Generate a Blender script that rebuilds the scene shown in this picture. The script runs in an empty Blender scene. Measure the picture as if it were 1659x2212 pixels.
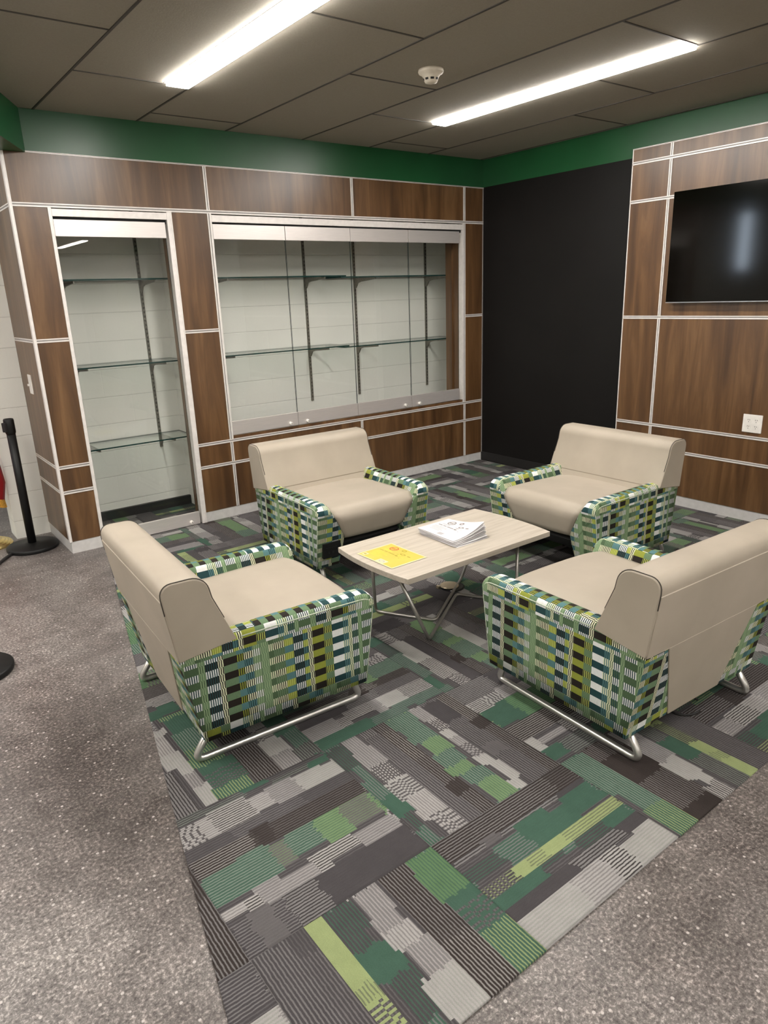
import bpy, bmesh, math, random
import numpy as np
from mathutils import Vector, Matrix
random.seed(7)
rng = np.random.RandomState(11)
S = bpy.context.scene
COL = S.collection
PI = math.pi

# ------------------------------------------------------------------ camera
cam_d = bpy.data.cameras.new('camera')
cam = bpy.data.objects.new('camera', cam_d)
COL.objects.link(cam)
cam_d.sensor_fit = 'VERTICAL'
cam_d.sensor_height = 36.0
cam_d.sensor_width = 27.0
cam_d.lens = 1508.53 / 2212 * 36.0
cam_d.clip_start = 0.05
cam.matrix_world = Matrix(((0.794262, 0.207361, -0.571094, -4.683185),
                           (-0.606554, 0.216169, -0.76509, -4.674605),
                           (-0.035197, 0.954082, 0.29747, 1.55),
                           (0, 0, 0, 1)))
S.camera = cam

# ------------------------------------------------------------------ world and exposure
W = bpy.data.worlds.new('world')
S.world = W
W.use_nodes = True
W.node_tree.nodes['Background'].inputs[0].default_value = (0.8, 0.9, 1.0, 1)
W.node_tree.nodes['Background'].inputs[1].default_value = 0.3
S.view_settings.view_transform = 'Standard'
S.view_settings.look = 'None'
S.view_settings.gamma = 1.0
S.view_settings.use_curve_mapping = False
S.view_settings.exposure = 1.35
LAMP = 26.0          # radiance of the ceiling strips
LAMP_COL = (1.0, 0.955, 0.895)
WINDOW_LIGHT = 9.0

# ------------------------------------------------------------------ node helpers
def new_mat(name):
    m = bpy.data.materials.new(name)
    m.use_nodes = True
    nt = m.node_tree
    return m, nt, nt.nodes['Principled BSDF']

def nd(nt, typ, **kw):
    n = nt.nodes.new(typ)
    for k, v in kw.items():
        if k == 'inp':
            for a, b in v.items():
                n.inputs[a].default_value = b
        else:
            setattr(n, k, v)
    return n

def lk(nt, a, b):
    nt.links.new(a, b)

def mth(nt, op, a, b=None, c=None):
    n = nt.nodes.new('ShaderNodeMath'); n.operation = op
    for i, v in enumerate((a, b, c)):
        if v is None: continue
        if isinstance(v, (int, float)): n.inputs[i].default_value = v
        else: nt.links.new(v, n.inputs[i])
    return n.outputs[0]

def mixc(nt, f, a, b, blend='MIX'):
    n = nt.nodes.new('ShaderNodeMix'); n.data_type = 'RGBA'; n.blend_type = blend
    for s, v in ((0, f), (6, a), (7, b)):
        if isinstance(v, (int, float)): n.inputs[s].default_value = v
        elif isinstance(v, tuple): n.inputs[s].default_value = (v[0], v[1], v[2], 1)
        else: nt.links.new(v, n.inputs[s])
    return n.outputs[2]

def ramp(nt, fac, stops, interp='LINEAR'):
    n = nt.nodes.new('ShaderNodeValToRGB')
    cr = n.color_ramp; cr.interpolation = interp
    while len(cr.elements) > 1: cr.elements.remove(cr.elements[-1])
    cr.elements[0].position = stops[0][0]
    cr.elements[0].color = (*stops[0][1], 1)
    for p, c in stops[1:]:
        e = cr.elements.new(p); e.color = (*c, 1)
    nt.links.new(fac, n.inputs[0])
    return n.outputs[0]

def noise(nt, vec, scale, detail=3, rough=0.5, dist=0.0):
    n = nt.nodes.new('ShaderNodeTexNoise')
    n.inputs['Scale'].default_value = scale
    n.inputs['Detail'].default_value = detail
    n.inputs['Roughness'].default_value = rough
    n.inputs['Distortion'].default_value = dist
    if vec is not None: nt.links.new(vec, n.inputs['Vector'])
    return n.outputs['Fac']

def bump(nt, bsdf, h, strength=0.2, dist=0.01):
    n = nt.nodes.new('ShaderNodeBump')
    n.inputs['Strength'].default_value = strength
    n.inputs['Distance'].default_value = dist
    nt.links.new(h, n.inputs['Height'])
    nt.links.new(n.outputs[0], bsdf.inputs['Normal'])

def simple(name, col, rough=0.5, metal=0.0, var=0.06, scale=30, bmp=0.0, spec=0.5):
    m, nt, b = new_mat(name)
    tc = nd(nt, 'ShaderNodeTexCoord')
    f = noise(nt, tc.outputs['Object'], scale, 4)
    lo = tuple(max(0, c * (1 - var)) for c in col); hi = tuple(c * (1 + var) for c in col)
    lk(nt, ramp(nt, f, [(0.3, lo), (0.7, hi)]), b.inputs['Base Color'])
    b.inputs['Roughness'].default_value = rough
    b.inputs['Metallic'].default_value = metal
    b.inputs['Specular IOR Level'].default_value = spec
    if bmp: bump(nt, b, noise(nt, tc.outputs['Object'], scale * 8, 2), bmp, 0.002)
    return m

# ------------------------------------------------------------------ materials
def mat_wood():
    m, nt, b = new_mat('walnut_laminate')
    geo = nd(nt, 'ShaderNodeNewGeometry')
    oi = nd(nt, 'ShaderNodeObjectInfo')
    off = nd(nt, 'ShaderNodeCombineXYZ')
    lk(nt, mth(nt, 'MULTIPLY', oi.outputs['Random'], 7.0), off.inputs[0])
    lk(nt, mth(nt, 'MULTIPLY', oi.outputs['Random'], 13.0), off.inputs[1])
    add = nd(nt, 'ShaderNodeVectorMath', operation='ADD')
    lk(nt, geo.outputs['Position'], add.inputs[0]); lk(nt, off.outputs[0], add.inputs[1])
    mp = nd(nt, 'ShaderNodeMapping'); mp.inputs['Scale'].default_value = (1, 1, 0.09)
    lk(nt, add.outputs[0], mp.inputs[0])
    a = noise(nt, mp.outputs[0], 11, 5, 0.6, 0.6)
    mp2 = nd(nt, 'ShaderNodeMapping'); mp2.inputs['Scale'].default_value = (1, 1, 0.03)
    lk(nt, add.outputs[0], mp2.inputs[0])
    f = noise(nt, mp2.outputs[0], 90, 3, 0.6)
    big = noise(nt, add.outputs[0], 2.2, 3)
    base = ramp(nt, a, [(0.31, (0.048, 0.020, 0.0065)), (0.5, (0.122, 0.057, 0.0195)), (0.68, (0.215, 0.112, 0.045))])
    base = mixc(nt, mth(nt, 'MULTIPLY', f, 0.45), base, (0.075, 0.038, 0.017))
    base = mixc(nt, mth(nt, 'MULTIPLY', big, 0.15), base, (0.15, 0.078, 0.034))
    lk(nt, base, b.inputs['Base Color'])
    b.inputs['Roughness'].default_value = 0.36
    b.inputs['Specular IOR Level'].default_value = 0.75
    bump(nt, b, f, 0.06, 0.001)
    return m

def mat_block(name, base, joint_z0=0.126, course=0.1955, length=0.39, strength=0.5, axis='X'):
    m, nt, b = new_mat(name)
    geo = nd(nt, 'ShaderNodeNewGeometry')
    sx = nd(nt, 'ShaderNodeSeparateXYZ'); lk(nt, geo.outputs['Position'], sx.inputs[0])
    zc = mth(nt, 'DIVIDE', mth(nt, 'SUBTRACT', sx.outputs[2], joint_z0), course)
    zf = mth(nt, 'FRACT', zc)
    row = mth(nt, 'MODULO', mth(nt, 'FLOOR', mth(nt, 'ADD', zc, 40)), 2)
    hx = sx.outputs[0] if axis == 'X' else sx.outputs[1]
    xc = mth(nt, 'FRACT', mth(nt, 'ADD', mth(nt, 'DIVIDE', mth(nt, 'ADD', hx, 20), length), mth(nt, 'MULTIPLY', row, 0.5)))
    jz = mth(nt, 'MINIMUM', mth(nt, 'DIVIDE', mth(nt, 'MINIMUM', zf, mth(nt, 'SUBTRACT', 1, zf)), 0.022), 1)
    jx = mth(nt, 'MINIMUM', mth(nt, 'DIVIDE', mth(nt, 'MINIMUM', xc, mth(nt, 'SUBTRACT', 1, xc)), 0.008), 1)
    jx = mth(nt, 'ADD', mth(nt, 'MULTIPLY', jx, 0.25), 0.75)
    h = mth(nt, 'MINIMUM', jz, jx)
    n1 = noise(nt, geo.outputs['Position'], 60, 4)
    n2 = noise(nt, geo.outputs['Position'], 3, 3)
    col = mixc(nt, n2, tuple(c * 0.93 for c in base), tuple(min(1, c * 1.04) for c in base))
    dj = mth(nt, 'POWER', mth(nt, 'SUBTRACT', 1, h), 3)
    col = mixc(nt, mth(nt, 'MULTIPLY', dj, 0.8), col, tuple(c * 0.55 for c in base))
    lk(nt, col, b.inputs['Base Color'])
    b.inputs['Roughness'].default_value = 0.5
    hh = mth(nt, 'ADD', h, mth(nt, 'MULTIPLY', n1, 0.25))
    bump(nt, b, hh, strength, 0.004)
    return m

def mat_concrete():
    m, nt, b = new_mat('polished_concrete')
    geo = nd(nt, 'ShaderNodeNewGeometry'); P = geo.outputs['Position']
    big = noise(nt, P, 1.1, 5, 0.6)
    mid = noise(nt, P, 9, 5, 0.7, 0.3)
    fine = noise(nt, P, 95, 5, 0.8)
    col = ramp(nt, big, [(0.32, (0.086, 0.074, 0.070)), (0.5, (0.140, 0.124, 0.117)), (0.68, (0.218, 0.200, 0.190))])
    m2 = ramp(nt, mid, [(0.32, (0.62, 0.60, 0.60)), (0.5, (1, 1, 1)), (0.68, (1.35, 1.33, 1.32))])
    col = mixc(nt, 0.8, col, m2, 'MULTIPLY')
    dk = ramp(nt, fine, [(0.35, (0.12, 0.10, 0.10)), (0.45, (0.72, 0.70, 0.69)), (0.54, (1.12, 1.12, 1.12)), (0.61, (2.6, 2.55, 2.5))])
    col = mixc(nt, 0.9, col, dk, 'MULTIPLY')
    v = nd(nt, 'ShaderNodeTexVoronoi'); v.inputs['Scale'].default_value = 60
    lk(nt, P, v.inputs['Vector'])
    sel = mth(nt, 'GREATER_THAN', nd_sep(nt, v.outputs['Color']), 0.86)
    chip = mth(nt, 'MULTIPLY', mth(nt, 'LESS_THAN', mth(nt, 'ADD', v.outputs['Distance'], mth(nt, 'MULTIPLY', fine, 0.5)), 0.50), sel)
    col = mixc(nt, mth(nt, 'MULTIPLY', chip, 0.75), col, (0.58, 0.53, 0.51))
    lk(nt, col, b.inputs['Base Color'])
    r = mth(nt, 'ADD', 0.26, mth(nt, 'MULTIPLY', fine, 0.22))
    lk(nt, r, b.inputs['Roughness'])
    b.inputs['Specular IOR Level'].default_value = 0.5
    bump(nt, b, fine, 0.2, 0.0012)
    return m

def nd_sep(nt, c):
    s = nt.nodes.new('ShaderNodeSeparateColor'); nt.links.new(c, s.inputs[0]); return s.outputs[0]

def mat_carpet():
    m, nt, b = new_mat('loop_pile_carpet')
    ca = nd(nt, 'ShaderNodeAttribute', attribute_name='colA')
    cb = nd(nt, 'ShaderNodeAttribute', attribute_name='colB')
    uv = nd(nt, 'ShaderNodeUVMap', uv_map='UVMap')
    s = nd(nt, 'ShaderNodeSeparateXYZ'); lk(nt, uv.outputs[0], s.inputs[0])
    wob = nd(nt, 'ShaderNodeTexNoise'); wob.inputs['Scale'].default_value = 60; lk(nt, uv.outputs[0], wob.inputs['Vector'])
    vv = mth(nt, 'ADD', mth(nt, 'DIVIDE', s.outputs[1], 0.0097), mth(nt, 'MULTIPLY', mth(nt, 'SUBTRACT', wob.outputs['Fac'], 0.5), 0.5))
    tri = mth(nt, 'ABSOLUTE', mth(nt, 'SUBTRACT', mth(nt, 'MULTIPLY', mth(nt, 'FRACT', vv), 2), 1))
    mr = nd(nt, 'ShaderNodeMapRange'); mr.inputs['From Min'].default_value = 0.50; mr.inputs['From Max'].default_value = 0.66
    lk(nt, tri, mr.inputs['Value'])
    f = mth(nt, 'MULTIPLY', mr.outputs[0], cb.outputs['Alpha'])
    n1 = noise(nt, uv.outputs[0], 420, 2, 0.7)
    n2 = noise(nt, uv.outputs[0], 24, 3, 0.6)
    col = mixc(nt, f, ca.outputs['Color'], cb.outputs['Color'])
    k = mth(nt, 'ADD', 0.66, mth(nt, 'MULTIPLY', n1, 0.68))
    k = mth(nt, 'MULTIPLY', k, mth(nt, 'ADD', 0.85, mth(nt, 'MULTIPLY', n2, 0.3)))
    vm = nd(nt, 'ShaderNodeVectorMath', operation='SCALE')
    lk(nt, col, vm.inputs[0]); lk(nt, k, vm.inputs['Scale'])
    lk(nt, vm.outputs[0], b.inputs['Base Color'])
    b.inputs['Roughness'].default_value = 0.95
    b.inputs['Specular IOR Level'].default_value = 0.1
    hh = mth(nt, 'ADD', mth(nt, 'MULTIPLY', n1, 0.8), mth(nt, 'MULTIPLY', mr.outputs[0], 0.6))
    bump(nt, b, hh, 0.5, 0.003)
    return m

K_ = (0.018, 0.014, 0.011); W_ = (0.74, 0.75, 0.74); C_ = (0.70, 0.72, 0.50); D_ = (0.018, 0.055, 0.060)
T_ = (0.085, 0.185, 0.195); O_ = (0.26, 0.29, 0.045); L_ = (0.42, 0.47, 0.12); S_ = (0.130, 0.205, 0.115)
G_ = (0.075, 0.125, 0.065); M_ = (0.27, 0.38, 0.21)
# width mm, row A base/stripe, row B base/stripe
FAB = [(22, W_, D_, D_, G_), (14, S_, M_, S_, M_), (42, W_, D_, G_, G_), (22, S_, M_, G_, M_), (40, W_, D_, D_, K_),
       (16, C_, K_, C_, K_), (44, S_, S_, K_, K_), (24, T_, T_, O_, K_), (28, T_, D_, C_, K_), (26, S_, M_, W_, G_),
       (28, M_, S_, M_, S_), (18, G_, G_, C_, G_), (36, S_, G_, C_, K_), (32, T_, T_, L_, O_), (34, W_, D_, D_, K_),
       (18, L_, O_, D_, T_), (16, C_, K_, C_, K_), (44, O_, O_, K_, K_), (30, S_, S_, L_, K_), (40, W_, W_, D_, D_),
       (22, C_, T_, T_, D_), (16, C_, G_, C_, G_)]

def mat_fabric():
    m, nt, b = new_mat('woven_block_fabric')
    uv = nd(nt, 'ShaderNodeUVMap', uv_map='UVMap')
    s = nd(nt, 'ShaderNodeSeparateXYZ'); lk(nt, uv.outputs[0], s.inputs[0])
    total = sum(c[0] for c in FAB)
    rep = 0.685
    v = s.outputs[1]
    grp = mth(nt, 'FLOOR', mth(nt, 'DIVIDE', mth(nt, 'SUBTRACT', v, 0.142), 0.262))
    wn = nd(nt, 'ShaderNodeTexNoise'); wn.inputs['Scale'].default_value = 55; wn.inputs['Detail'].default_value = 1
    lk(nt, uv.outputs[0], wn.inputs['Vector'])
    w = mth(nt, 'MULTIPLY', mth(nt, 'SUBTRACT', wn.outputs['Fac'], 0.5), 0.0022)
    u = mth(nt, 'ADD', mth(nt, 'ADD', s.outputs[0], w), mth(nt, 'MULTIPLY', grp, 0.262))
    fu = mth(nt, 'FRACT', mth(nt, 'DIVIDE', mth(nt, 'ADD', u, 0.418 + rep * 8), rep))
    idx = mth(nt, 'FLOOR', mth(nt, 'ADD', mth(nt, 'DIVIDE', v, 0.02725), -0.26 + 100))
    odd = mth(nt, 'MODULO', idx, 2)
    pos = []; acc = 0
    for c in FAB:
        pos.append(acc / total); acc += c[0]
    ra = ramp(nt, fu, [(p, c[1]) for p, c in zip(pos, FAB)], 'CONSTANT')
    rb = ramp(nt, fu, [(p, c[3]) for p, c in zip(pos, FAB)], 'CONSTANT')
    sa = ramp(nt, fu, [(p, c[2]) for p, c in zip(pos, FAB)], 'CONSTANT')
    sb = ramp(nt, fu, [(p, c[4]) for p, c in zip(pos, FAB)], 'CONSTANT')
    base = mixc(nt, odd, ra, rb)
    stri = mixc(nt, odd, sa, sb)
    st = mth(nt, 'FRACT', mth(nt, 'ADD', mth(nt, 'DIVIDE', u, 0.0078), mth(nt, 'MULTIPLY', odd, 0.5)))
    mask = mth(nt, 'GREATER_THAN', st, 0.52)
    col = mixc(nt, mask, base, stri)
    th = nd(nt, 'ShaderNodeMapping'); th.inputs['Scale'].default_value = (1, 0.15, 1)
    lk(nt, uv.outputs[0], th.inputs[0])
    n1 = noise(nt, th.outputs[0], 500, 2)
    kk = mth(nt, 'ADD', 0.8, mth(nt, 'MULTIPLY', n1, 0.4))
    vm = nd(nt, 'ShaderNodeVectorMath', operation='SCALE')
    lk(nt, col, vm.inputs[0]); lk(nt, kk, vm.inputs['Scale'])
    lk(nt, vm.outputs[0], b.inputs['Base Color'])
    b.inputs['Roughness'].default_value = 0.8
    b.inputs['Specular IOR Level'].default_value = 0.2
    bump(nt, b, n1, 0.15, 0.001)
    return m

def mat_vinyl():
    m, nt, b = new_mat('taupe_upholstery')
    tc = nd(nt, 'ShaderNodeTexCoord')
    f = noise(nt, tc.outputs['Object'], 5, 3)
    lk(nt, ramp(nt, f, [(0.3, (0.36, 0.312, 0.250)), (0.7, (0.405, 0.352, 0.284))]), b.inputs['Base Color'])
    b.inputs['Roughness'].default_value = 0.52
    b.inputs['Specular IOR Level'].default_value = 0.35
    fn = noise(nt, tc.outputs['Object'], 350, 3)
    wv = noise(nt, tc.outputs['Object'], 9, 3)
    bump(nt, b, mth(nt, 'ADD', mth(nt, 'MULTIPLY', fn, 0.06), wv), 0.12, 0.006)
    return m

def mat_ash():
    m, nt, b = new_mat('pale_ash_laminate')
    geo = nd(nt, 'ShaderNodeNewGeometry')
    mp = nd(nt, 'ShaderNodeMapping'); mp.inputs['Scale'].default_value = (0.07, 1, 1)
    lk(nt, geo.outputs['Position'], mp.inputs[0])
    a = noise(nt, mp.outputs[0], 46, 5, 0.62, 0.5)
    mp2 = nd(nt, 'ShaderNodeMapping'); mp2.inputs['Scale'].default_value = (0.03, 1, 1)
    lk(nt, geo.outputs['Position'], mp2.inputs[0])
    f = noise(nt, mp2.outputs[0], 240, 2)
    col = ramp(nt, a, [(0.3, (0.385, 0.335, 0.268)), (0.5, (0.49, 0.435, 0.362)), (0.7, (0.56, 0.505, 0.43))])
    col = mixc(nt, mth(nt, 'MULTIPLY', f, 0.3), col, (0.41, 0.36, 0.295))
    lk(nt, col, b.inputs['Base Color'])
    b.inputs['Roughness'].default_value = 0.45
    return m

def mat_brushed(name, col, rough=0.35, metal=1.0, along='X'):
    m, nt, b = new_mat(name)
    geo = nd(nt, 'ShaderNodeNewGeometry')
    mp = nd(nt, 'ShaderNodeMapping')
    mp.inputs['Scale'].default_value = (0.03, 1, 1) if along == 'X' else (1, 1, 0.03)
    lk(nt, geo.outputs['Position'], mp.inputs[0])
    f = noise(nt, mp.outputs[0], 400, 2)
    lk(nt, ramp(nt, f, [(0.3, tuple(c * .92 for c in col)), (0.7, col)]), b.inputs['Base Color'])
    b.inputs['Metallic'].default_value = metal
    b.inputs['Roughness'].default_value = rough
    return m

def mat_thin_glass(name, tint=(0.93, 0.965, 0.945), gloss=1.0, rough=0.0):
    m, nt, b = new_mat(name)
    nt.nodes.remove(b)
    tr = nd(nt, 'ShaderNodeBsdfTransparent'); tr.inputs[0].default_value = (*tint, 1)
    gl = nd(nt, 'ShaderNodeBsdfGlossy'); gl.inputs['Color'].default_value = (1, 1, 1, 1); gl.inputs['Roughness'].default_value = rough
    fr = nd(nt, 'ShaderNodeFresnel')
    gb = nd(nt, 'ShaderNodeNewGeometry')
    lk(nt, mth(nt, 'SUBTRACT', 1.5, mth(nt, 'MULTIPLY', gb.outputs['Backfacing'], 1.5 - 1 / 1.5)), fr.inputs[0])
    tc = nd(nt, 'ShaderNodeTexCoord')
    sm = noise(nt, tc.outputs['Object'], 4, 3)
    fac = mth(nt, 'MULTIPLY', fr.outputs[0], mth(nt, 'ADD', gloss * 0.95, mth(nt, 'MULTIPLY', sm, 0.1)))
    mx = nd(nt, 'ShaderNodeMixShader')
    lk(nt, fac, mx.inputs[0]); lk(nt, tr.outputs[0], mx.inputs[1]); lk(nt, gl.outputs[0], mx.inputs[2])
    lk(nt, mx.outputs[0], nt.nodes['Material Output'].inputs[0])
    return m

def mat_emit(name, col, strength):
    m, nt, b = new_mat(name)
    tc = nd(nt, 'ShaderNodeTexCoord')
    f = noise(nt, tc.outputs['Object'], 3, 1)
    b.inputs['Base Color'].default_value = (0.8, 0.8, 0.8, 1)
    lk(nt, ramp(nt, f, [(0.0, col), (1.0, tuple(c * .97 for c in col))]), b.inputs['Emission Color'])
    b.inputs['Emission Strength'].default_value = strength
    return m

def mat_ceiling():
    m, nt, b = new_mat('ceiling_tile')
    geo = nd(nt, 'ShaderNodeNewGeometry')
    n1 = noise(nt, geo.outputs['Position'], 140, 3)
    n2 = noise(nt, geo.outputs['Position'], 1.5, 2)
    c = mixc(nt, n1, (0.29, 0.262, 0.215), (0.38, 0.345, 0.285))
    c = mixc(nt, mth(nt, 'MULTIPLY', n2, 0.3), c, (0.30, 0.275, 0.225))
    lk(nt, c, b.inputs['Base Color'])
    b.inputs['Roughness'].default_value = 0.9
    bump(nt, b, n1, 0.25, 0.002)
    return m

M = {}
M['wood'] = mat_wood()
M['block'] = mat_block('painted_block', (0.87, 0.87, 0.815))
M['blockgrey'] = mat_block('painted_block_cool', (0.60, 0.61, 0.59))
M['concrete'] = mat_concrete()
M['carpet'] = mat_carpet()
M['fabric'] = mat_fabric()
M['vinyl'] = mat_vinyl()
M['ash'] = mat_ash()
M['ceiling'] = mat_ceiling()
M['grid'] = simple('ceiling_grid_metal', (0.055, 0.047, 0.038), 0.6)
M['alu'] = simple('satin_trim', (0.80, 0.76, 0.73), 0.35, 0.15)
M['aludark'] = simple('trim_groove', (0.30, 0.28, 0.265), 0.5, 0.1)
M['brushed'] = mat_brushed('brushed_aluminium', (0.80, 0.75, 0.725), 0.4, 0.6)
M['steel'] = simple('satin_steel_tube', (0.60, 0.59, 0.56), 0.28, 0.85)
M['rodsteel'] = simple('grey_steel_rod', (0.36, 0.345, 0.32), 0.32, 0.8)
M['green'] = simple('green_paint', (0.010, 0.082, 0.026), 0.36, 0, 0.08, 4)
M['black'] = simple('black_felt_wall', (0.0055, 0.0048, 0.0045), 0.6, 0, 0.15, 3, spec=0.25)
M['blackplastic'] = simple('black_plastic', (0.008, 0.008, 0.008), 0.45, spec=0.3)
M['blackrubber'] = simple('black_rubber', (0.012, 0.011, 0.011), 0.6)
M['screen'] = simple('tv_screen', (0.002, 0.0015, 0.001), 0.09, 0, 0.1, 3, spec=0.3)
M['bezel'] = simple('tv_bezel', (0.01, 0.01, 0.01), 0.3)
M['silver'] = simple('silver_edge', (0.5, 0.5, 0.52), 0.3, 0.8)
M['white'] = simple('white_plastic', (0.80, 0.77, 0.72), 0.4)
M['whitebase'] = simple('painted_base', (0.60, 0.585, 0.57), 0.45)
M['offwall'] = simple('far_wall_paint', (0.55, 0.54, 0.50), 0.7)
M['sidewood'] = M['wood']
M['glass'] = mat_thin_glass('door_glass', (0.975, 0.985, 0.978))
M['shelfglass'] = mat_thin_glass('shelf_glass', (0.955, 0.98, 0.97), 0.7)
M['glassedge'] = simple('green_glass_edge', (0.010, 0.045, 0.040), 0.15)
M['doorglassedge'] = simple('dark_glass_edge', (0.012, 0.028, 0.025), 0.15)
M['iron'] = simple('slotted_steel', (0.20, 0.19, 0.16), 0.45, 0.35, 0.35, 120)
M['seam'] = simple('dark_seam', (0.05, 0.042, 0.034), 0.7)
M['piping'] = simple('pale_piping', (0.50, 0.56, 0.44), 0.7, 0, 0.3, 60)
M['void'] = simple('dark_underside', (0.010, 0.010, 0.010), 0.8)
M['lamp'] = mat_emit('lamp_diffuser', LAMP_COL, LAMP)
M['daylight'] = mat_emit('daylit_glass', (0.72, 0.85, 1.0), WINDOW_LIGHT)
M['paper'] = simple('white_paper', (0.66, 0.64, 0.645), 0.7, 0, 0.02)
M['yellow'] = simple('yellow_print', (0.56, 0.46, 0.075), 0.6, 0, 0.05, 12)
M['paleyellow'] = simple('pale_yellow_paper', (0.60, 0.57, 0.36), 0.6, 0, 0.02)
M['ink'] = simple('grey_ink', (0.16, 0.14, 0.13), 0.6)
M['inksoft'] = simple('soft_ink', (0.40, 0.385, 0.39), 0.6)
M['redink'] = simple('red_ink', (0.50, 0.11, 0.03), 0.6)
M['oliveink'] = simple('olive_ink', (0.36, 0.28, 0.015), 0.6)
M['yellowsoft'] = simple('dark_yellow_ink', (0.72, 0.58, 0.05), 0.6)
M['brass'] = simple('brass', (0.50, 0.42, 0.30), 0.38, 0.6)
M['gold'] = simple('gold_finish', (0.85, 0.68, 0.30), 0.25, 0.9)
M['flagred'] = simple('flag_red', (0.42, 0.015, 0.02), 0.6)
M['fringe'] = simple('gold_fringe', (0.80, 0.42, 0.06), 0.7, 0, 0.35, 200)
M['smoke'] = simple('detector_plastic', (0.62, 0.56, 0.46), 0.5)

# ------------------------------------------------------------------ object helpers
def tag(o, label=None, cat=None, group=None, kind=None):
    if label: o['label'] = label
    if cat: o['category'] = cat
    if group: o['group'] = group
    if kind: o['kind'] = kind
    return o

def empty(name, loc, rz=0.0):
    o = bpy.data.objects.new(name, None); COL.objects.link(o)
    o.location = loc; o.rotation_euler = (0, 0, rz); o.empty_display_size = 0.1
    return o

def mesh_obj(name, verts, faces, mat, parent=None, smooth=False, world=True, mats=None, fmat=None):
    """verts are world coordinates; under an unrotated parent they are shifted to its origin"""
    if parent is not None and world:
        p = parent; off = Vector((0, 0, 0))
        while p is not None:
            off += Vector(p.location); p = p.parent
        verts = [(v[0] - off[0], v[1] - off[1], v[2] - off[2]) for v in verts]
    me = bpy.data.meshes.new(name)
    me.from_pydata([tuple(v) for v in verts], [], faces)
    bm = bmesh.new(); bm.from_mesh(me)
    bmesh.ops.recalc_face_normals(bm, faces=bm.faces)
    bm.to_mesh(me); bm.free()
    if mats:
        for mm in mats: me.materials.append(mm)
        for p_, k in zip(me.polygons, fmat): p_.material_index = k
    else: me.materials.append(mat)
    if smooth:
        for p_ in me.polygons: p_.use_smooth = True
    o = bpy.data.objects.new(name, me); COL.objects.link(o)
    if parent is not None: o.parent = parent
    return o

class MB:
    """collects shapes into one mesh"""
    def __init__(s): s.v = []; s.f = []; s.m = []
    def add(s, v, f, m=0):
        n = len(s.v); s.v += [tuple(a) for a in v]; s.f += [tuple(i + n for i in g) for g in f]; s.m += [m] * len(f)
    def box(s, x0, x1, y0, y1, z0, z1, m=0):
        s.add([(x0, y0, z0), (x1, y0, z0), (x1, y1, z0), (x0, y1, z0), (x0, y0, z1), (x1, y0, z1), (x1, y1, z1), (x0, y1, z1)],
              [(3, 2, 1, 0), (4, 5, 6, 7), (0, 1, 5, 4), (1, 2, 6, 5), (2, 3, 7, 6), (3, 0, 4, 7)], m)
    def tube(s, pts, r, n=12, m=0, caps=True, closed=False):
        pts = [Vector(p) for p in pts]; rings = []
        N = len(pts); up = None
        for i, p in enumerate(pts):
            if closed: d = (pts[(i + 1) % N] - pts[i - 1])
            else: d = pts[min(i + 1, N - 1)] - pts[max(i - 1, 0)]
            d.normalize()
            if up is None:
                up = Vector((0, 0, 1)) if abs(d.z) < 0.9 else Vector((1, 0, 0))
            a = d.cross(up)
            if a.length < 1e-5: a = d.cross(Vector((1, 0, 0)))
            a.normalize(); b = a.cross(d); b.normalize(); up = b
            rr = r[i] if isinstance(r, (list, tuple)) else r
            rings.append([p + a * math.cos(2 * PI * k / n) * rr + b * math.sin(2 * PI * k / n) * rr for k in range(n)])
        v = [q for R_ in rings for q in R_]; f = []
        L = N if closed else N - 1
        for i in range(L):
            j = (i + 1) % N
            for k in range(n):
                f.append((i * n + k, i * n + (k + 1) % n, j * n + (k + 1) % n, j * n + k))
        if caps and not closed:
            f.append(tuple(range(n))); f.append(tuple((N - 1) * n + k for k in range(n)))
        s.add(v, f, m)
    def lathe(s, prof, c, n=32, m=0):
        v = []; f = []
        for r, z in prof:
            for k in range(n):
                v.append((c[0] + r * math.cos(2 * PI * k / n), c[1] + r * math.sin(2 * PI * k / n), c[2] + z))
        for i in range(len(prof) - 1):
            for k in range(n):
                f.append((i * n + k, i * n + (k + 1) % n, (i + 1) * n + (k + 1) % n, (i + 1) * n + k))
        f.append(tuple(range(n))); f.append(tuple((len(prof) - 1) * n + k for k in range(n)))
        s.add(v, f, m)
    def prism(s, poly, a0, a1, axis='y', m=0):
        """poly in (x,z) extruded along y, in (y,z) along x, or (x,y) along z"""
        def P(p, a):
            return {'y': (p[0], a, p[1]), 'x': (a, p[0], p[1]), 'z': (p[0], p[1], a)}[axis]
        n = len(poly)
        v = [P(p, a0) for p in poly] + [P(p, a1) for p in poly]
        f = [tuple(range(n)), tuple(range(n, 2 * n))] + [(i, (i + 1) % n, n + (i + 1) % n, n + i) for i in range(n)]
        s.add(v, f, m)
    def build(s, name, mat, parent=None, smooth=False, world=True, bevel=0.0, seg=2):
        ml = mat if isinstance(mat, list) else None
        o = mesh_obj(name, s.v, s.f, mat, parent, smooth, world, ml, s.m)
        if bevel:
            b = o.modifiers.new('bevel', 'BEVEL'); b.width = bevel; b.segments = seg; b.limit_method = 'ANGLE'; b.angle_limit = 0.6
        return o

def box(name, x0, x1, y0, y1, z0, z1, mat, parent=None, bevel=0.0, seg=2):
    m = MB(); m.box(x0, x1, y0, y1, z0, z1)
    return m.build(name, mat, parent, bevel=bevel, seg=seg)

def struct(o):
    o['kind'] = 'structure'; return o

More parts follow.
